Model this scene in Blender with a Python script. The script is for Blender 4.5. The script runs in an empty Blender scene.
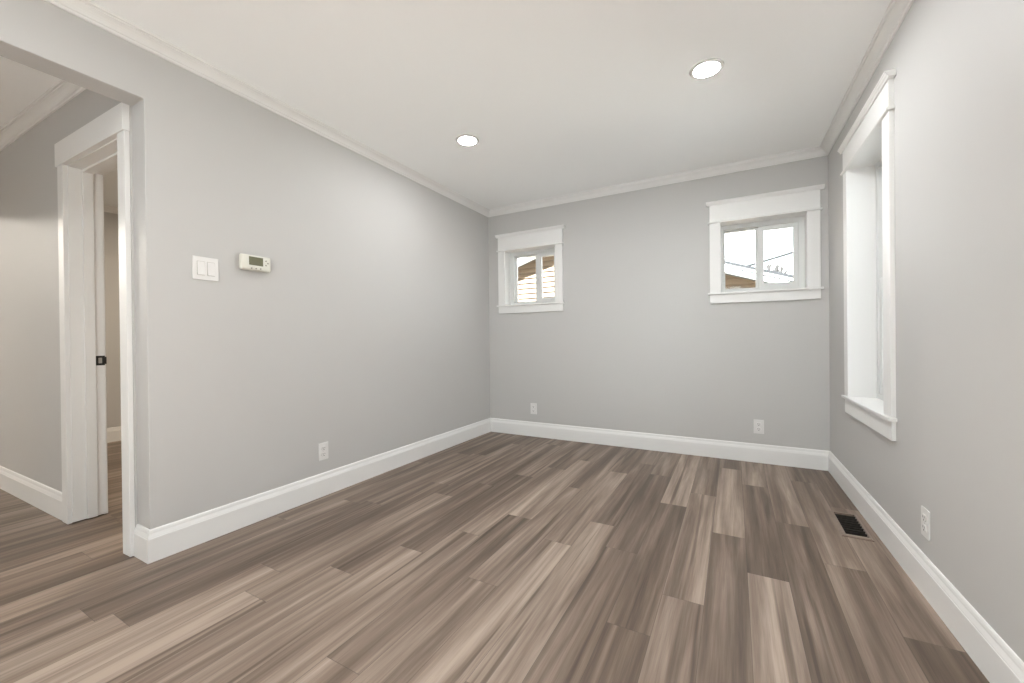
import bpy, bmesh, math, random
from mathutils import Vector, Matrix
random.seed(7)
scene = bpy.context.scene
col = scene.collection

# ------------------------------------------------------------------ camera
CX, CY, CZ = 2.3546, -3.7810, 1.0
YAW, PITCH, ROLL, FPX = math.radians(28.736), math.radians(-0.225), math.radians(-0.608), 405.14
cam_d = bpy.data.cameras.new('camera')
cam_d.sensor_width = 36.0
cam_d.lens = FPX / 1024 * 36.0
cam_d.clip_start = 0.02
cam = bpy.data.objects.new('camera', cam_d)
col.objects.link(cam)
c_, s_ = math.cos(YAW), math.sin(YAW)
fw = Vector((-s_ * math.cos(PITCH), c_ * math.cos(PITCH), math.sin(PITCH)))
rt = Vector((c_, s_, 0))
up = rt.cross(fw)
rr = math.cos(ROLL) * rt + math.sin(ROLL) * up
uu = -math.sin(ROLL) * rt + math.cos(ROLL) * up
m = Matrix((rr, uu, -fw)).transposed().to_4x4()
m.translation = Vector((CX, CY, CZ))
cam.matrix_world = m
scene.camera = cam

# ------------------------------------------------------------------ sky, sun, exposure
LAMP_L, LAMP_R = 212.0, 405.0      # radiance of the ceiling lamps' diffusers
world = bpy.data.worlds.new('world')
scene.world = world
world.use_nodes = True
wn = world.node_tree.nodes
wn['Background'].inputs['Color'].default_value = (0.90, 0.96, 1.0, 1)
wn['Background'].inputs['Strength'].default_value = 4.3
sun_d = bpy.data.lights.new('sun', 'SUN')
sun_d.energy = 74.0
sun_d.color = (0.93, 0.97, 1.0)
sun_d.angle = math.radians(1.0)
sun = bpy.data.objects.new('sun', sun_d)
col.objects.link(sun)
sun.rotation_euler = Vector((0.15, 1.0, -0.85)).to_track_quat('-Z', 'Y').to_euler()
vs = scene.view_settings
vs.view_transform = 'Standard'
vs.look = 'None'
vs.gamma = 1.0
vs.use_curve_mapping = False
vs.exposure = 0.2
scene.cycles.max_bounces = 14
scene.cycles.diffuse_bounces = 10
scene.cycles.use_denoising = True

# ------------------------------------------------------------------ materials
def new_mat(name):
    mt = bpy.data.materials.new(name)
    mt.use_nodes = True
    return mt, mt.node_tree.nodes, mt.node_tree.links, mt.node_tree.nodes['Principled BSDF']

def paint(name, rgb, rough=0.5, noise=0.02, bump=0.0, scale=90, spec=0.5, metallic=0.0):
    mt, n, l, b = new_mat(name)
    tc = n.new('ShaderNodeTexCoord')
    no = n.new('ShaderNodeTexNoise')
    no.inputs['Scale'].default_value = scale
    no.inputs['Detail'].default_value = 4
    l.new(tc.outputs['Object'], no.inputs['Vector'])
    mx = n.new('ShaderNodeMix')
    mx.data_type = 'RGBA'
    mx.inputs['A'].default_value = (*[v * (1 - noise) for v in rgb], 1)
    mx.inputs['B'].default_value = (*[min(1, v * (1 + noise)) for v in rgb], 1)
    l.new(no.outputs['Fac'], mx.inputs['Factor'])
    l.new(mx.outputs['Result'], b.inputs['Base Color'])
    b.inputs['Roughness'].default_value = rough
    b.inputs['Specular IOR Level'].default_value = spec
    b.inputs['Metallic'].default_value = metallic
    if bump:
        bp = n.new('ShaderNodeBump')
        bp.inputs['Strength'].default_value = bump
        bp.inputs['Distance'].default_value = 0.001
        l.new(no.outputs['Fac'], bp.inputs['Height'])
        l.new(bp.outputs['Normal'], b.inputs['Normal'])
    return mt

M = {}
M['wall'] = paint('wall_paint', (0.535, 0.528, 0.516), 0.55, 0.012, 0.15, 220, 0.35)
M['ceiling'] = paint('ceiling_paint', (0.938, 0.952, 0.955), 0.7, 0.01, 0.1, 200, 0.3)
M['trim'] = paint('trim_paint', (0.79, 0.787, 0.775), 0.42, 0.008, 0.0, 60, 0.5)
M['vinyl'] = paint('window_vinyl', (0.70, 0.71, 0.70), 0.35, 0.008)
M['plastic'] = paint('white_plastic', (0.74, 0.73, 0.715), 0.3, 0.006)
M['ivory'] = paint('ivory_plastic', (0.70, 0.69, 0.62), 0.4, 0.01)
M['slot'] = paint('dark_slot', (0.06, 0.055, 0.05), 0.6, 0.05)
M['button'] = paint('grey_button_and_gap', (0.30, 0.29, 0.24), 0.5, 0.05)
M['screen'] = paint('olive_screen', (0.145, 0.14, 0.075), 0.2, 0.12, 0, 120)
M['black'] = paint('black_metal', (0.012, 0.012, 0.012), 0.35, 0.1)
M['steel'] = paint('worn_steel', (0.45, 0.44, 0.42), 0.35, 0.1, metallic=0.8)
M['duct'] = paint('dark_duct', (0.018, 0.014, 0.011), 0.6, 0.2)
M['louver'] = paint('bronze_louver', (0.030, 0.022, 0.017), 0.5, 0.15)
M['tan_siding'] = paint('tan_siding', (0.115, 0.074, 0.040), 0.7, 0.06, 0, 30)
M['fascia'] = paint('white_fascia', (0.85, 0.85, 0.83), 0.5, 0.02)
M['shingle'] = paint('dark_shingle', (0.010, 0.010, 0.011), 0.95, 0.4, 0.4, 40)
M['bark'] = paint('bark', (0.022, 0.019, 0.017), 0.9, 0.3, 0.3, 40)
M['wire'] = paint('black_cable', (0.006, 0.006, 0.006), 0.8, 0.1)
M['bounce_ground'] = paint('pale_bounce_ground', (0.50, 0.49, 0.45), 0.95, 0.4, 0.3, 12)  # pale unseen ground, lightened to bounce light indoors

def glass_mat():
    mt, n, l, b = new_mat('window_glass')
    out = n['Material Output']
    n.remove(b)
    tr = n.new('ShaderNodeBsdfTransparent')
    tr.inputs['Color'].default_value = (0.97, 0.985, 0.98, 1)
    gl = n.new('ShaderNodeBsdfGlossy')
    gl.inputs['Roughness'].default_value = 0.02
    fr = n.new('ShaderNodeFresnel')
    fr.inputs['IOR'].default_value = 1.45
    mx = n.new('ShaderNodeMixShader')
    l.new(fr.outputs[0], mx.inputs[0])
    l.new(tr.outputs[0], mx.inputs[1])
    l.new(gl.outputs[0], mx.inputs[2])
    l.new(mx.outputs[0], out.inputs['Surface'])
    return mt
M['glass'] = glass_mat()

def lamp_mat(name, strength, rgb=(0.985, 0.995, 1.0)):
    mt, n, l, b = new_mat(name)
    out = n['Material Output']
    n.remove(b)
    em = n.new('ShaderNodeEmission')
    em.inputs['Color'].default_value = (*rgb, 1)
    em.inputs['Strength'].default_value = strength
    l.new(em.outputs[0], out.inputs['Surface'])
    return mt
M['lamp'] = lamp_mat('lamp_diffuser', LAMP_L)
M['lamp_right'] = lamp_mat('lamp_diffuser_right', LAMP_R)

def floor_mat():
    mt, n, l, b = new_mat('plank_floor')
    def math_(op, a, bb, cl=False):
        q = n.new('ShaderNodeMath')
        q.operation = op
        q.use_clamp = cl
        for i, v in enumerate((a, bb)):
            if v is None:
                continue
            if isinstance(v, (int, float)):
                q.inputs[i].default_value = v
            else:
                l.new(v, q.inputs[i])
        return q.outputs[0]
    tone = n.new('ShaderNodeAttribute'); tone.attribute_name = 'tone'
    seed = n.new('ShaderNodeAttribute'); seed.attribute_name = 'seed'
    tc = n.new('ShaderNodeTexCoord')
    off = n.new('ShaderNodeCombineXYZ')
    l.new(math_('MULTIPLY', seed.outputs['Fac'], 37.0), off.inputs[0])
    l.new(math_('MULTIPLY', seed.outputs['Fac'], 91.0), off.inputs[1])
    add = n.new('ShaderNodeVectorMath'); add.operation = 'ADD'
    l.new(tc.outputs['Object'], add.inputs[0]); l.new(off.outputs[0], add.inputs[1])
    def noise(sx, sy, detail, dist=0.0, rough=0.55):
        mp = n.new('ShaderNodeVectorMath'); mp.operation = 'MULTIPLY'
        mp.inputs[1].default_value = (sx, sy, 1)
        l.new(add.outputs[0], mp.inputs[0])
        q = n.new('ShaderNodeTexNoise')
        q.inputs['Scale'].default_value = 1.0
        q.inputs['Detail'].default_value = detail
        q.inputs['Distortion'].default_value = dist
        q.inputs['Roughness'].default_value = rough
        l.new(mp.outputs[0], q.inputs['Vector'])
        return q.outputs['Fac']
    n1 = noise(14, 0.7, 3, 0.6)
    n2 = noise(52, 1.5, 3, 0.3)
    n3 = noise(330, 9, 2)
    n4 = noise(24, 0.55, 2, 0.4)
    t = math_('ADD', tone.outputs['Fac'], math_('MULTIPLY', math_('SUBTRACT', n1, 0.5), 1.70))
    t = math_('ADD', t, math_('MULTIPLY', math_('SUBTRACT', n2, 0.5), 0.60))
    t = math_('ADD', t, math_('MULTIPLY', math_('SUBTRACT', n3, 0.5), 0.32))
    dk = n.new('ShaderNodeMapRange')
    dk.interpolation_type = 'SMOOTHSTEP'
    dk.inputs['From Min'].default_value = 0.60
    dk.inputs['From Max'].default_value = 0.70
    dk.inputs['To Max'].default_value = 0.38
    l.new(n4, dk.inputs['Value'])
    t = math_('SUBTRACT', t, dk.outputs[0], True)
    rp = n.new('ShaderNodeValToRGB')
    e = rp.color_ramp.elements
    e[0].position, e[0].color = 0.0, (0.086, 0.060, 0.043, 1)
    e[1].position, e[1].color = 1.0, (0.425, 0.337, 0.275, 1)
    for p, c in ((0.30, (0.143, 0.103, 0.077, 1)), (0.55, (0.222, 0.166, 0.129, 1)), (0.78, (0.315, 0.244, 0.195, 1))):
        q = e.new(p); q.color = c
    l.new(t, rp.inputs[0])
    # seams between planks
    uv = n.new('ShaderNodeUVMap'); uv.uv_map = 'plank'
    sp = n.new('ShaderNodeSeparateXYZ')
    l.new(uv.outputs[0], sp.inputs[0])
    du = math_('MINIMUM', sp.outputs[0], math_('SUBTRACT', 0.148, sp.outputs[0]))
    dv = math_('MINIMUM', sp.outputs[1], math_('SUBTRACT', 1.182, sp.outputs[1]))
    d = math_('MINIMUM', du, dv)
    seam = math_('LESS_THAN', d, 0.0011)
    mx = n.new('ShaderNodeMix'); mx.data_type = 'RGBA'
    l.new(math_('MULTIPLY', seam, 0.55), mx.inputs['Factor'])
    l.new(rp.outputs[0], mx.inputs['A'])
    mx.inputs['B'].default_value = (0.06, 0.045, 0.036, 1)
    l.new(mx.outputs['Result'], b.inputs['Base Color'])
    b.inputs['Roughness'].default_value = 0.42
    b.inputs['Specular IOR Level'].default_value = 0.4
    bp = n.new('ShaderNodeBump')
    bp.inputs['Strength'].default_value = 0.25
    bp.inputs['Distance'].default_value = 0.0006
    l.new(math_('SUBTRACT', n3, math_('MULTIPLY', seam, 1.5)), bp.inputs['Height'])
    l.new(bp.outputs['Normal'], b.inputs['Normal'])
    return mt
M['floor'] = floor_mat()

# ------------------------------------------------------------------ mesh helpers
def ident(s, n, z):
    return (s, n, z)

def box(bm, lo, hi, f=ident):
    vs_ = [bm.verts.new(f(x, y, z)) for x in (lo[0], hi[0]) for y in (lo[1], hi[1]) for z in (lo[2], hi[2])]
    for q in ((0, 1, 3, 2), (4, 6, 7, 5), (0, 4, 5, 1), (2, 3, 7, 6), (0, 2, 6, 4), (1, 5, 7, 3)):
        bm.faces.new([vs_[i] for i in q])

def sweep(bm, prof, s0, s1, f, m0=0.0, m1=0.0, closed=True):
    """profile points (n, z) run from s0 to s1 along a wall; m = mitre slope at each end"""
    a = [bm.verts.new(f(s0 + m0 * n, n, z)) for n, z in prof]
    b = [bm.verts.new(f(s1 + m1 * n, n, z)) for n, z in prof]
    k = len(prof)
    for i in range(k):
        j = (i + 1) % k
        bm.faces.new((a[i], a[j], b[j], b[i]))
    bm.faces.new(a)
    bm.faces.new(list(reversed(b)))

def prism(bm, pts, y0, y1):
    """pts (x, z) outline extruded from y0 to y1"""
    a = [bm.verts.new((x, y0, z)) for x, z in pts]
    b = [bm.verts.new((x, y1, z)) for x, z in pts]
    k = len(pts)
    for i in range(k):
        j = (i + 1) % k
        bm.faces.new((a[i], a[j], b[j], b[i]))
    bm.faces.new(a)
    bm.faces.new(list(reversed(b)))

def lathe(bm, prof, seg=48, close=True):
    """prof (r, z) turned about the z axis"""
    rings = []
    for r, z in prof:
        if r < 1e-6:
            rings.append([bm.verts.new((0, 0, z))])
        else:
            rings.append([bm.verts.new((r * math.cos(2 * math.pi * i / seg), r * math.sin(2 * math.pi * i / seg), z)) for i in range(seg)])
    for a, b in zip(rings, rings[1:]):
        for i in range(seg):
            j = (i + 1) % seg
            if len(a) == 1:
                bm.faces.new((a[0], b[i], b[j]))
            elif len(b) == 1:
                bm.faces.new((a[i], a[j], b[0]))
            else:
                bm.faces.new((a[i], a[j], b[j], b[i]))

def tube(bm, pts, radii, seg=6):
    rings = []
    for i, p in enumerate(pts):
        p = Vector(p)
        d = Vector(pts[min(i + 1, len(pts) - 1)]) - Vector(pts[max(i - 1, 0)])
        d.normalize()
        a = d.orthogonal().normalized()
        b = d.cross(a)
        r = radii[i] if isinstance(radii, (list, tuple)) else radii
        rings.append([bm.verts.new(p + a * r * math.cos(2 * math.pi * k / seg) + b * r * math.sin(2 * math.pi * k / seg)) for k in range(seg)])
    for a, b in zip(rings, rings[1:]):
        for k in range(seg):
            j = (k + 1) % seg
            bm.faces.new((a[k], a[j], b[j], b[k]))
    bm.faces.new(rings[0][::-1])
    bm.faces.new(rings[-1])

def obj(name, bm, mat, parent=None, bevel=0.0, smooth=False, seg=2):
    bmesh.ops.recalc_face_normals(bm, faces=bm.faces)
    me = bpy.data.meshes.new(name)
    bm.to_mesh(me)
    bm.free()
    me.materials.append(mat)
    if smooth:
        for p in me.polygons:
            p.use_smooth = True
    o = bpy.data.objects.new(name, me)
    col.objects.link(o)
    if parent is not None:
        o.parent = parent
    if bevel:
        b = o.modifiers.new('bevel', 'BEVEL')
        b.width = bevel
        b.segments = seg
        b.limit_method = 'ANGLE'
        b.angle_limit = math.radians(40)
    return o

def boxes(name, lst, mat, parent=None, f=ident, bevel=0.0):
    bm = bmesh.new()
    for lo, hi in lst:
        box(bm, lo, hi, f)
    return obj(name, bm, mat, parent, bevel)

def structure(o):
    o['kind'] = 'structure'
    return o

def empty(name, loc=(0, 0, 0), rot=(0, 0, 0)):
    o = bpy.data.objects.new(name, None)
    o.empty_display_size = 0.05
    col.objects.link(o)
    o.location = loc
    o.rotation_euler = rot
    return o

def thing(o, label, cat, group=None):
    o['label'] = label
    o['category'] = cat
    if group:
        o['group'] = group
    return o

# ------------------------------------------------------------------ room layout (metres)
W, RA = 2.9764, -0.0144         # right wall x at the back corner, and its slight skew
H = 2.404                       # ceiling
TH = 0.13                       # inner wall thickness
YF = -5.60                      # front wall, behind the camera
YE = -2.957                     # end of the left wall where the opening starts
HZ = 2.12                       # underside of the opening's header
XH = -3.24                      # far side of hall and bedroom
def f_back(s, n, z): return (s, -n, z)                          # s = x, n = into the room
def f_right(s, n, z): return (W + RA * s - n, s, z)             # s = y
def f_left(s, n, z): return (n, s, z)                           # s = y
def f_end(s, n, z): return (s, YE - n, z)                       # end face of the left wall
def y_hall(x): return -2.965 + 0.0235 * (x + 0.135)
def f_hall(s, n, z): return (s, y_hall(s) - n, z)               # hall wall facing the camera
def f_far(s, n, z): return (XH + n, s, z)

# ---- floor of separate planks, rows and joints as in the photograph
PW, PL, X0 = 0.148, 1.182, 0.0285
ends = {0: -2.40, 1: -2.05, 2: -0.819, 3: -1.546, 4: -1.694, 5: -1.412, 6: -2.315, 7: -0.872, 8: -1.762, 9: -1.196,
        10: -0.748, 11: -0.449, 12: -0.679, 13: -1.192, 14: -0.936, 15: -0.285, 16: -0.615, 17: -1.177, 18: -1.56,
        19: -0.802, 20: -0.3}
tones = {19: (.32, .52, .26), 18: (.42, .52, .52), 17: (.58, .34, .42), 16: (.62, .34, .74), 15: (.38, .66, .40),
         14: (.46, .60, .56), 13: (.42, .68, .36), 12: (.52, .32, .46), 11: (.48, .32, .62), 10: (.36, .60, .66),
         9: (.56, .40, .48), 8: (.36, .66, .42, .60), 7: (.34, .56, .60), 6: (.50, .36, .58, .60), 5: (.36, .44, .40, .62),
         4: (.40, .42, .58, .66), 3: (.36, .50, .40, .60), 2: (.40, .48, .38, .62), 1: (.44, .40, .46, .50), 0: (.48, .40, .44, .5)}
VX0, VX1, VY0, VY1 = 2.841, 2.933, -1.192, -0.900     # register hole in the floor
def build_floor():
    bm = bmesh.new()
    tl = bm.faces.layers.float.new('tone')
    sl = bm.faces.layers.float.new('seed')
    uvl = bm.loops.layers.uv.new('plank')
    rnd = random.Random(3)
    for k in range(-43, 22):
        xa = X0 + k * PW
        e0 = ends.get(k, -rnd.random() * PL)
        while e0 < 0.2:
            e0 += PL
        top, i = e0, 0
        idx = 0
        while top > YF - 0.2:
            bot = top - PL
            t = None
            if k in tones and bot < 0:
                seq = tones[k]
                if bot < -0.01:
                    if idx < len(seq):
                        t = seq[idx]
                    idx += 1
            rv = rnd.random()
            if t is None:
                t = 0.34 + 0.30 * rv
            sd = rnd.random()
            rects = [(xa, bot, xa + PW, top)]
            out = []
            for (x0, y0, x1, y1) in rects:
                y0c, y1c = max(y0, YF - 0.1), min(y1, 0.1)
                if y1c <= y0c:
                    continue
                if x1 <= VX0 or x0 >= VX1 or y1c <= VY0 or y0c >= VY1:
                    out.append((x0, y0c, x1, y1c))
                    continue
                a, b = max(x0, VX0), min(x1, VX1)
                c, d = max(y0c, VY0), min(y1c, VY1)
                if c > y0c: out.append((x0, y0c, x1, c))
                if d < y1c: out.append((x0, d, x1, y1c))
                if a > x0: out.append((x0, c, a, d))
                if b < x1: out.append((b, c, x1, d))
            for (x0, y0, x1, y1) in out:
                vsx = [bm.verts.new((x, y, 0)) for x, y in ((x0, y0), (x1, y0), (x1, y1), (x0, y1))]
                fc = bm.faces.new(vsx)
                fc[tl] = 0.5 + (t - 0.5) * 1.3
                fc[sl] = sd
                for lp in fc.loops:
                    lp[uvl].uv = (lp.vert.co.x - xa, lp.vert.co.y - bot)
            top = bot
    return structure(obj('floor', bm, M['floor']))
build_floor()

# ---- ceiling
structure(boxes('ceiling', [((-6.4, YF - 0.2, H), (3.4, 0.25, H + 0.14))], M['ceiling']))

# ---- walls
W1 = dict(o0=.130, o1=.869, i0=.210, i1=.789, g0=.058, gm0=.497, gm1=.578, g1=.722)
W2 = dict(o0=2.181, o1=2.926, i0=2.263, i1=2.844, g0=.028, gm0=2.515, gm1=2.573, g1=2.771)
BZ0, BZ1 = 1.372, 1.948            # back window openings
RZ0, RZ1 = 0.628, 2.022            # right window opening
RY0, RY1 = -1.243, -0.600
WT = 0.20
def wall_with_holes(name, s0, s1, z1, holes, f, t, mat):
    lst = []
    cur = s0
    for (a, b, za, zb) in sorted(holes):
        lst.append(((cur, -t, 0), (a, 0, z1)))
        if za > 0:
            lst.append(((a, -t, 0), (b, 0, za)))
        lst.append(((a, -t, zb), (b, 0, z1)))
        cur = b
    lst.append(((cur, -t, 0), (s1, 0, z1)))
    return structure(boxes(name, lst, mat, f=f))
e = 0.012
wall_with_holes('wall_back', -0.0, W + 0.0, H, [(W1['i0'] - e, W1['i1'] + e, BZ0 - e, BZ1 + e), (W2['i0'] - e, W2['i1'] + e, BZ0 - e, BZ1 + e)], f_back, WT, M['wall'])
wall_with_holes('wall_right', YF, WT, H, [(RY0 - e, RY1 + e, RZ0 - e, RZ1 + e)], f_right, WT, M['wall'])
bm = bmesh.new()
outline = [(YF, 0), (-5.05, 0), (-5.05, HZ), (YE, HZ), (YE, 0), (WT, 0), (WT, H), (YF, H)]
va = [bm.verts.new((-TH, y, z)) for y, z in outline]
vb = [bm.verts.new((0, y, z)) for y, z in outline]
for i in range(8):
    j = (i + 1) % 8
    bm.faces.new((va[i], va[j], vb[j], vb[i]))
bm.faces.new(va); bm.faces.new(vb[::-1])
structure(obj('wall_left', bm, M['wall'], None, 0.004))
XL = -6.2                       # far side of the room beyond the hall
def f_front(s, n, z): return (s, YF + n, z)
wall_with_holes('wall_front', XL, 3.3, H, [(0.47, 2.53, 0.57, 2.13)], f_front, 0.15, M['wall'])
DO0, DO1, DZ = -0.917, -0.196, 2.017
wall_with_holes('wall_hall', XH, -TH, H, [(DO0, DO1, 0, DZ)], f_hall, TH, M['wall'])
structure(boxes('wall_hall_left', [((XH - 0.13, -3.20, 0), (XH, 0.2, H)), ((XH - 0.13, YF, 2.084), (XH, -3.20, H))], M['wall']))
structure(boxes('wall_far_left', [((XL - 0.15, YF, 0), (XL, -2.6, H))], M['wall']))
structure(boxes('wall_far_back', [((XL, -2.6, 0), (XH - 0.13, -2.45, H))], M['wall']))
structure(boxes('wall_bedroom_back', [((XH, 0.0, 0), (-TH, 0.2, H))], M['wall']))

# ---- crown moulding
zb = 2.346
crown = [(0, H), (0, zb), (0.008, zb), (0.010, zb + 0.004), (0.010, zb + 0.010), (0.015, zb + 0.013), (0.017, zb + 0.019),
         (0.022, zb + 0.027), (0.030, zb + 0.035), (0.040, zb + 0.041), (0.046, zb + 0.043), (0.047, zb + 0.049), (0.055, zb + 0.050), (0.058, H)]
bm = bmesh.new(); sweep(bm, crown, YF, 0, f_left, 1, -1); structure(obj('trim_1', bm, M['trim']))
bm = bmesh.new(); sweep(bm, crown, 0, W, f_back, 1, -1); structure(obj('trim_2', bm, M['trim']))
bm = bmesh.new(); sweep(bm, crown, YF, 0, f_right, 1, -1); structure(obj('trim_3', bm, M['trim']))
bm = bmesh.new(); sweep(bm, crown, XH, -TH, f_hall, 1, 0); structure(obj('trim_4', bm, M['trim']))
bm = bmesh.new(); sweep(bm, crown, y_hall(XH) + TH, 0, f_far, 1, -1); structure(obj('trim_5', bm, M['trim']))

# ---- baseboards
base = [(0, 0), (0.015, 0), (0.015, 0.108), (0.0135, 0.1105), (0.0135, 0.1125), (0.0125, 0.116), (0.0085, 0.128), (0.0080, 0.131),
        (0.0080, 0.134), (0.0062, 0.143), (0.0035, 0.147), (0, 0.148)]
bm = bmesh.new()
sweep(bm, base, YE, 0, f_left, -1, -1)
sweep(bm, base, -TH - 0.005, 0, f_end, 0, 1)
structure(obj('baseboard_left', bm, M['trim']))
bm = bmesh.new(); sweep(bm, base, 0, W, f_back, 1, -1); structure(obj('baseboard_back', bm, M['trim']))
bm = bmesh.new(); sweep(bm, base, YF, 0, f_right, 1, -1); structure(obj('baseboard_right', bm, M['trim']))
bm = bmesh.new(); sweep(bm, base, XH, -0.9775, f_hall, 1, 0); structure(obj('baseboard_hall', bm, M['trim']))
bm = bmesh.new(); sweep(bm, base, y_hall(XH) + TH, 0, f_far, 1, -1); structure(obj('baseboard_bedroom', bm, M['trim']))

# ---- doorway from the hall
def build_door():
    r = structure(empty('door_1', (-0.56, y_hall(-0.56), 0)))
    def part(name, lst, mat, bevel=0.0015, par=None):
        o = boxes(name, lst, mat, None, f_hall, bevel)
        o.parent = par or r
        o.matrix_parent_inverse = Matrix.Translation(-r.location) if par is None else Matrix.Identity(4)
        return o
    c0 = part('casing', [((-0.978, 0.0, 0), (-0.900, 0.020, 2.0))], M['trim'], 0.003)
    c1 = part('casing', [((-0.213, 0.0, 0), (-0.135, 0.020, 2.0))], M['trim'], 0.003)
    part('head_board', [((-0.990, 0.0, 2.0), (-0.133, 0.026, 2.128))], M['trim'], 0.002)
    part('back_casing', [((-0.978, -TH - 0.018, 0), (-0.902, -TH, 2.0)), ((-0.213, -TH - 0.018, 0), (-0.14, -TH, 2.0)),
                         ((-0.990, -TH - 0.018, 2.0), (-0.135, -TH, 2.12))], M['trim'])
    part('jamb', [((-0.917, -TH - 0.012, 0.005), (-0.895, 0.001, 1.995)), ((-0.218, -TH - 0.012, 0.005), (-0.196, 0.001, 1.995)),
                  ((-0.917, -TH - 0.012, 1.995), (-0.196, 0.001, 2.017))], M['trim'], 0.001)
    part('door_stop', [((-0.895, -0.099, 0.006), (-0.883, -0.055, 1.983)), ((-0.230, -0.099, 0.006), (-0.218, -0.055, 1.983)),
                       ((-0.895, -0.099, 1.983), (-0.218, -0.055, 1.995))], M['trim'], 0.0015)
    # black strike plate with its lip and latch hole, on the jamb
    bm = bmesh.new()
    def fj(s, n, z): return f_hall(-0.895 + n, s, z)
    box(bm, (-0.140, 0, 0.877), (-0.101, 0.0025, 0.889), fj)
    box(bm, (-0.140, 0, 0.921), (-0.101, 0.0025, 0.933), fj)
    box(bm, (-0.112, 0, 0.889), (-0.101, 0.0025, 0.921), fj)
    box(bm, (-0.140, 0, 0.889), (-0.128, 0.0025, 0.921), fj)
    sweep(bm, [(0, 0.884), (0.0025, 0.884), (0.0025, 0.926), (0, 0.926)], -0.147, -0.140, fj)
    o = obj('strike_plate', bm, M['black']); o.parent = r; o.matrix_parent_inverse = Matrix.Translation(-r.location)
    o['label'] = 'black metal strike plate'
    p = part('latch_hole', [((-0.895, -0.128, 0.889), (-0.8945, -0.112, 0.921))], M['steel'], 0)
build_door()

# ---- windows
def trim_set(par, f, o0, o1, i0, i1, z0, z1, head, cap_o, cap_p, stool_p, apron_h, jd, org):
    """Craftsman trim: casings, fillet, head board, cap, stool, apron and jamb liner"""
    def part(name, lst, bevel=0.002):
        o = boxes(name, lst, M['trim'], None, f, bevel)
        o.parent = par
        o.matrix_parent_inverse = Matrix.Translation(-org)
        return o
    def swept(name, prof, s0, s1):
        bm = bmesh.new()
        sweep(bm, prof, s0, s1, f)
        o = obj(name, bm, M['trim'], None, 0.001)
        o.parent = par
        o.matrix_parent_inverse = Matrix.Translation(-org)
    part('casing', [((o0, 0, z0), (i0, 0.019, z1))])
    part('casing', [((i1, 0, z0), (o1, 0.019, z1))])
    fz = z1 + 0.013
    swept('fillet', [(0, z1), (0.026, z1), (0.030, z1 + 0.004), (0.030, z1 + 0.009), (0.026, fz), (0, fz)], o0 - 0.013, o1 + 0.013)
    part('head_board', [((o0, 0, fz), (o1, 0.020, fz + head))])
    cz = fz + head
    swept('cap', [(0, cz), (0.026, cz), (0.028, cz + 0.008), (0.034, cz + 0.012), (0.036, cz + 0.018), (0.040, cz + 0.020), (0.040, cz + 0.028), (0, cz + 0.028)], o0 - cap_o, o1 + cap_o)
    swept('stool', [(-jd, z0 - 0.016), (stool_p - 0.003, z0 - 0.016), (stool_p, z0 - 0.012), (stool_p, z0 - 0.003), (stool_p - 0.003, z0), (-jd, z0)], i0, i1)
    bm = bmesh.new()
    for a, b in ((o0 - 0.015, i0), (i1, o1 + 0.015)):
        box(bm, (a, 0, z0 - 0.016), (b, stool_p, z0), f)
    o = obj('stool_horn', bm, M['trim'], None, 0.002); o.parent = par; o.matrix_parent_inverse = Matrix.Translation(-org)
    part('apron', [((o0, 0, z0 - 0.016 - apron_h), (o1, 0.017, z0 - 0.016))])
    part('jamb', [((i0 - 0.011, -jd, z0), (i0, 0.001, z1)), ((i1, -jd, z0), (i1 + 0.011, 0.001, z1)), ((i0, -jd, z1), (i1, 0.001, z1 + 0.011))], 0)

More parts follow.
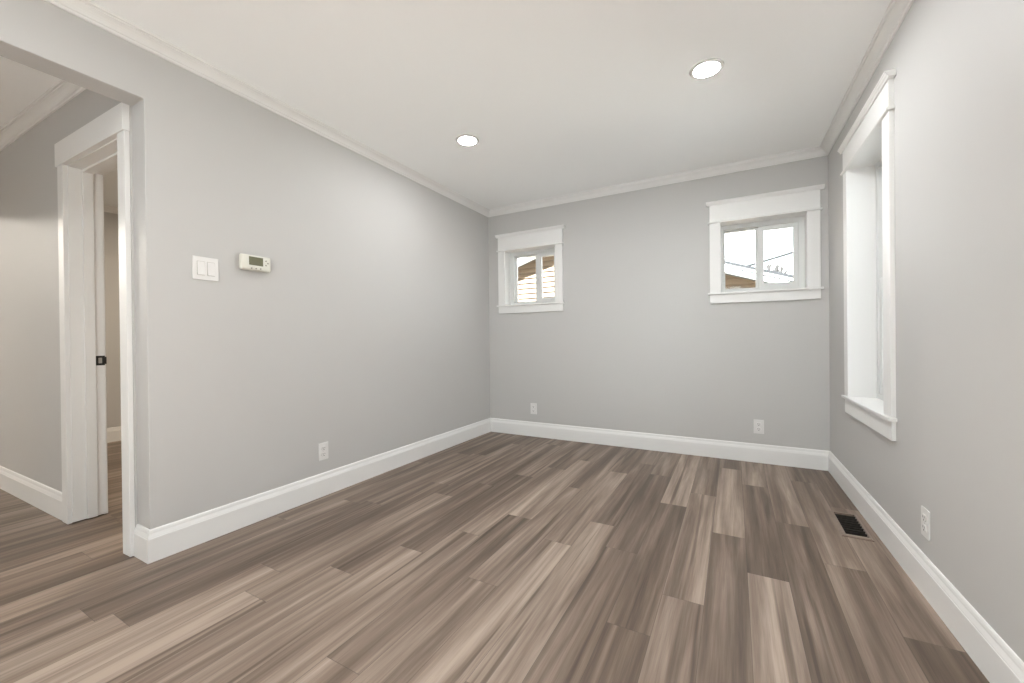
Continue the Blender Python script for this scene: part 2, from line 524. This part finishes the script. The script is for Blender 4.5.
def slider(name, d, f, lab=None):
    org = Vector(f((d['i0'] + d['i1']) / 2, 0, BZ0))
    r = structure(empty(name, org))
    trim_set(r, f, d['o0'], d['o1'], d['i0'], d['i1'], BZ0, BZ1, 0.139, 0.025, 0.040, 0.034, 0.072, 0.115, org)
    inv = Matrix.Translation(-org)
    def part(nm, lst, mat, bevel=0.002, par=r):
        o = boxes(nm, lst, mat, None, f, bevel)
        if par is r:
            o.parent = r; o.matrix_parent_inverse = inv
        else:
            o.parent = par
            o.matrix_parent_inverse = Matrix.Identity(4)
        return o
    i0, i1, z0, z1 = d['i0'], d['i1'], BZ0, BZ1
    a = i0 + d['g0']
    fr0, frd = -0.112, -0.185
    # outer vinyl frame
    fwid = d['g0'] - 0.012 if d['g0'] > 0.04 else d['g0'] - 0.010
    part('frame', [((i0 - 0.01, frd, z0 - 0.01), (i0 + fwid, fr0, z1 + 0.01)), ((d['g1'] + 0.034, frd, z0 - 0.01), (i1 + 0.01, fr0, z1 + 0.01)),
                   ((i0 + fwid, frd, z0 - 0.01), (d['g1'] + 0.034, fr0, z0 + 0.030)), ((i0 + fwid, frd, z1 - 0.038), (d['g1'] + 0.034, fr0, z1 + 0.01))], M['vinyl'])
    mid = (d['gm0'] + d['gm1']) / 2
    def sash(x0, x1, gx0, gx1, za, zb_, gz0, gz1, n0, n1):
        s = part('sash', [((x0, n0, za), (gx0, n1, zb_)), ((gx1, n0, za), (x1, n1, zb_)), ((gx0, n0, za), (gx1, n1, gz0)), ((gx0, n0, gz1), (gx1, n1, zb_))], M['vinyl'])
        g = part('pane', [((gx0 - 0.004, (n0 + n1) / 2 - 0.003, gz0 - 0.004), (gx1 + 0.004, (n0 + n1) / 2 + 0.003, gz1 + 0.004))], M['glass'], 0, s)
        return s
    zt = z1 - 0.038
    sash(i0 + fwid, mid + 0.012, a, d['gm0'], z0 + 0.030, zt, z0 + 0.043, zt - 0.013, -0.180, -0.152)
    s2 = sash(mid - 0.010, d['g1'] + 0.034, d['gm1'], d['g1'], z0 + 0.030, zt, z0 + 0.070, zt - 0.036, -0.148, -0.120)
    # small lock on the meeting stile
    part('latch', [((mid - 0.006, -0.120, 1.615), (mid + 0.006, -0.108, 1.655))], M['vinyl'], 0.002, s2)
    return r
slider('window_1', W1, f_back)
slider('window_2', W2, f_back)

def double_hung():
    org = Vector(f_right((RY0 + RY1) / 2, 0, RZ0))
    r = structure(empty('window_3', org))
    trim_set(r, f_right, -1.340, -0.520, RY0, RY1, RZ0, RZ1, 0.128, 0.028, 0.038, 0.032, 0.090, 0.120, org)
    inv = Matrix.Translation(-org)
    def part(nm, lst, mat, bevel=0.002, par=r):
        o = boxes(nm, lst, mat, None, f_right, bevel)
        o.parent = par
        o.matrix_parent_inverse = inv if par is r else Matrix.Identity(4)
        return o
    a, b, z0, z1 = RY0, RY1, RZ0, RZ1
    part('frame', [((a - 0.01, -0.2, z0 - 0.01), (a + 0.028, -0.118, z1 + 0.01)), ((b - 0.028, -0.2, z0 - 0.01), (b + 0.01, -0.118, z1 + 0.01)),
                   ((a + 0.028, -0.2, z1 - 0.03), (b - 0.028, -0.118, z1 + 0.01)), ((a + 0.028, -0.2, z0 - 0.01), (b - 0.028, -0.118, z0 + 0.03))], M['vinyl'])
    zm = (z0 + z1) / 2
    for (za, zc, n0, n1) in ((z0 + 0.03, zm + 0.02, -0.155, -0.125), (zm - 0.02, z1 - 0.03, -0.190, -0.158)):
        s = part('sash', [((a + 0.028, n0, za), (a + 0.07, n1, zc)), ((b - 0.07, n0, za), (b - 0.028, n1, zc)),
                          ((a + 0.07, n0, za), (b - 0.07, n1, za + 0.042)), ((a + 0.07, n0, zc - 0.042), (b - 0.07, n1, zc))], M['vinyl'])
        part('pane', [((a + 0.066, (n0 + n1) / 2 - 0.003, za + 0.038), (b - 0.066, (n0 + n1) / 2 + 0.003, zc - 0.038))], M['glass'], 0, s)
double_hung()

def added_front_window():
    org = Vector((1.5, YF, 0.57))
    r = structure(empty('added_window', org))  # unseen window, added to let in brightening sun and sky light
    inv = Matrix.Translation(-org)
    def part(nm, lst, mat, bevel=0.002, par=None):
        o = boxes(nm, lst, mat, None, f_front, bevel)
        o.parent = par or r
        o.matrix_parent_inverse = inv if par is None else Matrix.Identity(4)
        return o
    a, b, z0, z1 = 0.47, 2.53, 0.57, 2.13
    part('casing', [((a - 0.085, 0, z0), (a, 0.02, z1)), ((b, 0, z0), (b + 0.085, 0.02, z1)), ((a - 0.1, 0, z1), (b + 0.1, 0.02, z1 + 0.13)), ((a - 0.1, 0, z0 - 0.09), (b + 0.1, 0.02, z0))], M['trim'])
    fr = part('frame', [((a, -0.15, z0), (a + 0.05, -0.08, z1)), ((b - 0.05, -0.15, z0), (b, -0.08, z1)), ((a + 0.05, -0.15, z0), (b - 0.05, -0.08, z0 + 0.05)),
                        ((a + 0.05, -0.15, z1 - 0.05), (b - 0.05, -0.08, z1)), ((1.48, -0.15, z0 + 0.05), (1.52, -0.08, z1 - 0.05))], M['vinyl'])
    part('pane', [((a + 0.05, -0.118, z0 + 0.05), (1.48, -0.112, z1 - 0.05))], M['glass'], 0, fr)
    part('pane', [((1.52, -0.118, z0 + 0.05), (b - 0.05, -0.112, z1 - 0.05))], M['glass'], 0, fr)
added_front_window()

# ------------------------------------------------------------------ ceiling lamps
def ceiling_light(loc, label, mat, group='recessed ceiling lights'):
    r = empty('ceiling_light', loc)
    thing(r, label, 'ceiling light', group)
    bm = bmesh.new()
    lathe(bm, [(0.062, -0.0045), (0.066, -0.0065), (0.074, -0.006), (0.082, 0.0), (0.062, 0.0), (0.062, -0.0045)])
    obj('trim_ring', bm, M['plastic'], r, smooth=True)
    bm = bmesh.new()
    lathe(bm, [(0.0625, -0.0035), (0.040, -0.0042), (0.0, -0.0045)])
    obj('diffuser', bm, mat, r, smooth=True)
    return r
LX0, LX1, LYB = 0.723, 2.239, -1.425
LYF = -3.95  # unseen front pair, inferred from wall shading, added for brightness
ceiling_light((LX0, LYB, H), 'round white recessed ceiling light nearer the left wall', M['lamp'])
ceiling_light((LX1, LYB, H), 'round white recessed ceiling light nearer the right wall with the tall window', M['lamp_right'])
ceiling_light((LX0, LYF, H), 'unseen round recessed ceiling light over the wide opening to the hall', M['lamp'])
ceiling_light((LX1, LYF, H), 'unseen round recessed ceiling light right above the camera position', M['lamp_right'])

M['added_lamp_warm'] = lamp_mat('added_warm_diffuser', 1000.0, (1.0, 0.86, 0.68))  # unseen lamp, added to brighten the bedroom past the doorway
ceiling_light((-1.7, -1.3, H), 'unseen warm ceiling light added to brighten the room beyond the doorway', M['added_lamp_warm'])
M['globe'] = lamp_mat('added_globe_glass', 8200.0, (1.0, 0.93, 0.83))
def pendant():
    r = empty('added_globe_lamp', (-4.3, -4.9, H))  # unseen lamp, added and placed to give the hall wall's shadow edge
    thing(r, 'unseen small globe lamp added in the room left of the hall to light the hall wall', 'pendant lamp')
    bm = bmesh.new()
    lathe(bm, [(0.0, -0.0), (0.05, -0.0), (0.05, -0.015), (0.0, -0.02)])
    obj('canopy', bm, M['plastic'], r, smooth=True)
    bm = bmesh.new()
    lathe(bm, [(0.006, -0.015), (0.006, -0.149)], 12)
    obj('stem', bm, M['black'], r, smooth=True)
    bm = bmesh.new()
    lathe(bm, [(0.021 * math.sin(math.pi * i / 14), -0.168 + 0.021 * math.cos(math.pi * i / 14)) for i in range(15)], 28)
    obj('globe', bm, M['globe'], r, smooth=True)
pendant()

# ------------------------------------------------------------------ wall devices
def part_local(name, lst, mat, par, bevel=0.0, f=ident, smooth=False):
    return boxes(name, lst, mat, par, f, bevel)
# local frame of a device: x along the wall, -y out of the wall, z up
ROT_L = (0, 0, math.radians(90))
ROT_R = (0, 0, math.radians(-90) + math.atan(0.0144))

def light_switch():
    r = empty('light_switch', (0, -2.721, 1.378), ROT_L)
    thing(r, 'white double rocker light switch beside the thermostat on the left wall', 'light switch')
    part_local('plate', [((-0.0585, -0.006, -0.0585), (0.0585, 0.0, 0.0585))], M['plastic'], r, 0.003)
    for cx in (-0.0225, 0.0225):
        bm = bmesh.new()
        pts = [(-0.0058, 0.0335), (-0.0078, 0.0335), (-0.0092, 0.002), (-0.0125, -0.0325), (-0.0122, -0.0335), (-0.0058, -0.0335)]
        a = [bm.verts.new((cx - 0.0155, y, z)) for y, z in pts]
        b = [bm.verts.new((cx + 0.0155, y, z)) for y, z in pts]
        for i in range(len(pts)):
            j = (i + 1) % len(pts)
            bm.faces.new((a[i], a[j], b[j], b[i]))
        bm.faces.new(a); bm.faces.new(b[::-1])
        obj('rocker', bm, M['plastic'], r)
        part_local('gap_shade', [((cx - 0.0168, -0.0062, -0.0348), (cx + 0.0168, -0.0057, 0.0348))], M['button'], r)  # flat grey sheet standing in for shade around the rocker
light_switch()

def thermostat():
    r = empty('thermostat', (0, -2.486, 1.441), ROT_L)
    thing(r, 'ivory digital thermostat with a small olive display on the left wall', 'thermostat')
    bm = bmesh.new()
    w, h, d = 0.0805, 0.0425, 0.036
    part_local('wall_base', [((-0.070, -0.014, -0.033), (0.070, 0.0, 0.034))], M['ivory'], r, 0.003)
    sec = [(-0.0125, 0.90), (-0.0135, 1.0), (-0.024, 1.0), (-0.029, 0.975), (-0.033, 0.92), (-0.0352, 0.84), (-d, 0.74)]
    rings = []
    for y, k in sec:
        rw, rh = w - (1 - k) * 0.05, h - (1 - k) * 0.05
        rc = 0.008
        ring = []
        for cxs, czs, a0 in ((1, 1, 0), (-1, 1, 90), (-1, -1, 180), (1, -1, 270)):
            for q in range(5):
                an = math.radians(a0 + q * 22.5)
                ring.append(bm.verts.new((cxs * (rw - rc) + rc * math.cos(an), y, czs * (rh - rc) + rc * math.sin(an))))
        rings.append(ring)
    for a, b in zip(rings, rings[1:]):
        for i in range(len(a)):
            j = (i + 1) % len(a)
            bm.faces.new((a[i], a[j], b[j], b[i]))
    bm.faces.new(rings[0]); bm.faces.new(rings[-1][::-1])
    obj('body', bm, M['ivory'], r)
    part_local('bezel', [((-0.046, -0.0366, -0.017), (0.036, -0.0358, 0.035))], M['ivory'], r)
    o = part_local('screen', [((-0.0425, -0.0372, -0.0145), (0.0325, -0.0362, 0.0320))], M['screen'], r)
    o['label'] = 'olive green liquid crystal display'
    for bx, bz, sx, sz in ((0.0495, 0.0185, .005, .0035), (0.0600, 0.0065, .005, .0035), (0.0495, -0.0060, .005, .0035),
                           (-0.0285, -0.0315, .005, .003), (-0.0045, -0.0305, .005, .003), (0.0195, -0.0295, .005, .003)):
        bm = bmesh.new()
        lathe(bm, [(0.0, 0.0385), (0.0034, 0.0383), (0.0042, 0.0370), (0.0042, 0.0355)], 14)
        bmesh.ops.rotate(bm, verts=bm.verts, cent=(0, 0, 0), matrix=Matrix.Rotation(math.radians(90), 3, 'X'))
        bmesh.ops.translate(bm, verts=bm.verts, vec=(bx, 0, bz))
        obj('button', bm, M['button'], r, smooth=True)
thermostat()

def wall_outlet():
    r = empty('wall_outlet', (0, -2.063, 0.288), ROT_L)
    part_local('plate', [((-0.0355, -0.0055, -0.0560), (0.0355, 0.0, 0.0560))], M['plastic'], r, 0.0025)
    for cz in (-0.0195, 0.0195):
        bm = bmesh.new()
        ring0, ring1 = [], []
        for q in range(24):
            an = 2 * math.pi * q / 24
            x = 0.0172 * math.cos(an)
            z = max(-0.0135, min(0.0135, 0.0172 * math.sin(an)))
            ring0.append(bm.verts.new((x, -0.0050, cz + z)))
            ring1.append(bm.verts.new((x * 0.97, -0.0085, cz + z * 0.97)))
        for i in range(24):
            j = (i + 1) % 24
            bm.faces.new((ring0[i], ring0[j], ring1[j], ring1[i]))
        bm.faces.new(ring1)
        rec = obj('receptacle', bm, M['plastic'], r)
        sl = part_local('slot', [((-0.0078, -0.0088, cz - 0.001), (-0.0052, -0.0083, cz + 0.0085)), ((0.0052, -0.0088, cz), (0.0078, -0.0083, cz + 0.0075)),
                                 ((-0.0026, -0.0088, cz - 0.0100), (0.0026, -0.0083, cz - 0.0050))], M['slot'], rec)
        sl['label'] = 'dark socket slots'
    bm = bmesh.new()
    lathe(bm, [(0.0, 0.0068), (0.0028, 0.0064), (0.0032, 0.0052)], 14)
    bmesh.ops.rotate(bm, verts=bm.verts, cent=(0, 0, 0), matrix=Matrix.Rotation(math.radians(90), 3, 'X'))
    obj('screw', bm, M['plastic'], r, smooth=True)
    return r
def copy_tree(o, parent=None):
    c = o.copy()
    col.objects.link(c)
    if parent is not None:
        c.parent = parent
        c.matrix_parent_inverse = o.matrix_parent_inverse.copy()
    for ch in list(o.children):
        copy_tree(ch, c)
    return c
proto = wall_outlet()
spots = [((0, -2.063, 0.288), ROT_L, 'white duplex wall outlet low on the left wall'),
         ((0.530, 0, 0.286), (0, 0, 0), 'white duplex wall outlet on the back wall, below the small left window'),
         ((2.522, 0, 0.286), (0, 0, 0), 'white duplex wall outlet on the back wall, below the small right window'),
         ((W + RA * -1.648, -1.648, 0.276), ROT_R, 'white duplex wall outlet low on the right wall, near the tall window')]
for i, (loc, rot, lab) in enumerate(spots):
    o = proto if i == 0 else copy_tree(proto)
    o.location = loc
    o.rotation_euler = rot
    thing(o, lab, 'wall outlet', 'wall outlets above the baseboards')

# ------------------------------------------------------------------ floor register
def register():
    r = empty('floor_register', (2.884, -1.05, 0))
    thing(r, 'wood toned floor register with a dark louvered grille beside the right baseboard', 'floor vent')
    ox0, ox1, oy0, oy1 = 2.820 - 2.884, 2.946 - 2.884, -1.217 + 1.05, -0.878 + 1.05
    ix0, ix1, iy0, iy1 = VX0 - 2.884, VX1 - 2.884, VY0 + 1.05, VY1 + 1.05
    bm = bmesh.new()
    zt, ze = 0.0065, 0.0025
    o_ = [(ox0, oy0), (ox1, oy0), (ox1, oy1), (ox0, oy1)]
    i_ = [(ix0, iy0), (ix1, iy0), (ix1, iy1), (ix0, iy1)]
    b0 = [bm.verts.new((x, y, 0.0)) for x, y in o_]
    b1 = [bm.verts.new((x, y, ze)) for x, y in o_]
    g = 0.008
    s_in = [(x + (g if x < 0 else -g), y + (g if y < 0 else -g)) for x, y in o_]
    b2 = [bm.verts.new((x, y, zt)) for x, y in s_in]
    b3 = [bm.verts.new((x, y, zt)) for x, y in i_]
    b4 = [bm.verts.new((x, y, -0.012)) for x, y in i_]
    for a, b in ((b0, b1), (b1, b2), (b2, b3), (b3, b4)):
        for k in range(4):
            j = (k + 1) % 4
            bm.faces.new((a[k], a[j], b[j], b[k]))
    fr = obj('frame', bm, M['register'], r)
    fr['label'] = 'wood toned rim'
    bm = bmesh.new()
    box(bm, (ix0 - .002, iy0 - .002, -0.10), (ix1 + .002, iy1 + .002, -0.095))
    box(bm, (ix0 - .004, iy0 - .002, -0.10), (ix0 - .001, iy1 + .002, -0.0005))
    box(bm, (ix1 + .001, iy0 - .002, -0.10), (ix1 + .004, iy1 + .002, -0.0005))
    box(bm, (ix0 - .002, iy0 - .004, -0.10), (ix1 + .002, iy0 - .001, -0.0005))
    box(bm, (ix0 - .002, iy1 + .001, -0.10), (ix1 + .002, iy1 + .004, -0.0005))
    obj('duct', bm, M['duct'], r)
    for k in range(9):
        y = iy0 + (k + 0.5) * (iy1 - iy0) / 9
        bm = bmesh.new()
        box(bm, (ix0, -0.0022, -0.009), (ix1, 0.0022, 0.009))
        bmesh.ops.rotate(bm, verts=bm.verts, cent=(0, 0, 0), matrix=Matrix.Rotation(math.radians(38), 3, 'X'))
        bmesh.ops.translate(bm, verts=bm.verts, vec=(0, y, -0.004))
        obj('louver', bm, M['louver'], r)
M['register'] = paint('register_wood', (0.235, 0.180, 0.145), 0.45, 0.25, 0, 35)
register()

# ------------------------------------------------------------------ outside
structure(boxes('ground', [((-30, 0.25, -0.75), (30, 40, -0.65))], M['bounce_ground']))

def house():
    r = empty('house', (-0.3, 3.85, -0.65))
    thing(r, 'neighbouring house with tan lap siding and white roof edge outside the two small windows', 'house')
    inv = Matrix.Translation((0.3, -3.85, 0.65))
    def link(o):
        o.parent = r
        o.matrix_parent_inverse = inv
        return o
    PX, PZ, SL, SR = -0.374, 2.939, 0.32, 0.34
    XL, XR_ = -4.6, 6.4
    def b(x): return PZ - (SL * (PX - x) if x < PX else SR * (x - PX))
    # siding: lapped courses clipped by the two roof slopes
    yw, ex = 3.85, 0.105
    bm = bmesh.new()
    z = -0.65
    while z < PZ:
        zt = min(z + ex, PZ + 0.02)
        def span(zz):
            zz = min(zz, PZ)
            return max(XL + 0.3, PX - (PZ - zz) / SL), min(XR_ - 0.3, PX + (PZ - zz) / SR)
        a0, a1 = span(z)
        c0, c1 = span(zt)
        q = [bm.verts.new(p) for p in ((a0, yw - 0.034, z), (a1, yw - 0.034, z), (c1, yw, zt), (c0, yw, zt))]
        bm.faces.new(q)
        q2 = [bm.verts.new(p) for p in ((a0, yw, z), (a1, yw, z), (a1, yw - 0.034, z), (a0, yw - 0.034, z))]
        bm.faces.new(q2)
        z += ex
    for xs in (XL + 0.3, XR_ - 0.3):
        q = [bm.verts.new(p) for p in ((xs, yw, -0.65), (xs, 9.5, -0.65), (xs, 9.5, b(xs)), (xs, yw, b(xs)))]
        bm.faces.new(q)
    link(obj('siding', bm, M['tan_siding']))
    def rake(name, h0, h1, y0, y1, mat, side):
        xe = XL if side < 0 else XR_
        bm = bmesh.new()
        prism(bm, [(xe, b(xe) + h0), (PX, PZ + h0), (PX, PZ + h1), (xe, b(xe) + h1)], y0, y1)
        return link(obj(name, bm, mat))
    for sd in (-1, 1):
        rake('rake_board', 0.0, 0.062, 3.500, 3.525, M['fascia'], sd)
        rake('drip_edge', 0.084, 0.124, 3.470, 3.530, M['fascia'], sd)
        rake('soffit', 0.020, 0.035, 3.525, 3.85, M['fascia'], sd)
        rake('roof', 0.062, 0.084, 3.515, 9.6, M['shingle'], sd)
        rake('shingles', 0.124, 0.162, 3.450, 9.6, M['shingle'], sd)
house()

def bare_tree():
    rnd = random.Random(11)
    bm = bmesh.new()
    tube(bm, [(3.42, 10.6, -0.65), (3.44, 10.6, 0.4), (3.42, 10.62, 1.5)], [0.10, 0.085, 0.07], 8)
    for k in range(9):
        t = k / 8
        top = Vector((3.28 + 0.46 * t + rnd.uniform(-.03, .03), 10.6 + rnd.uniform(-.3, .3), 3.02 + rnd.uniform(-.12, .20)))
        low = Vector((3.42, 10.62, 1.45))
        mid = low.lerp(top, 0.5) + Vector((0.05 * (t - 0.6), 0, -0.05))
        tube(bm, [low, mid, top], [0.045, 0.034, 0.022], 6)
        for q in range(4):
            f = 0.55 + 0.11 * q
            a = mid.lerp(top, (f - 0.5) * 2)
            sd = 1 if (q + k) % 2 else -1
            b = a + Vector((sd * rnd.uniform(.05, .11), rnd.uniform(-.1, .1), rnd.uniform(.16, .28)))
            tube(bm, [a, a.lerp(b, .5) + Vector((sd * .015, 0, 0)), b], [0.024, 0.021, 0.017], 5)
    o = obj('tree', bm, M['bark'])
    thing(o, 'bare leafless tree standing behind the roof outside the small right window', 'tree')
bare_tree()

bm = bmesh.new()
pts = []
A, B = Vector((1.75, 8.0, 2.585)), Vector((4.6, 8.0, 3.294))
for i in range(13):
    t = i / 12
    p = A.lerp(B, t); p.z -= 0.02 * math.sin(math.pi * t)
    pts.append(p)
tube(bm, pts, 0.030, 6)
o = obj('street_power_line', bm, M['wire'])
thing(o, 'thin dark overhead cable crossing the sky above the neighbouring roof', 'cable')
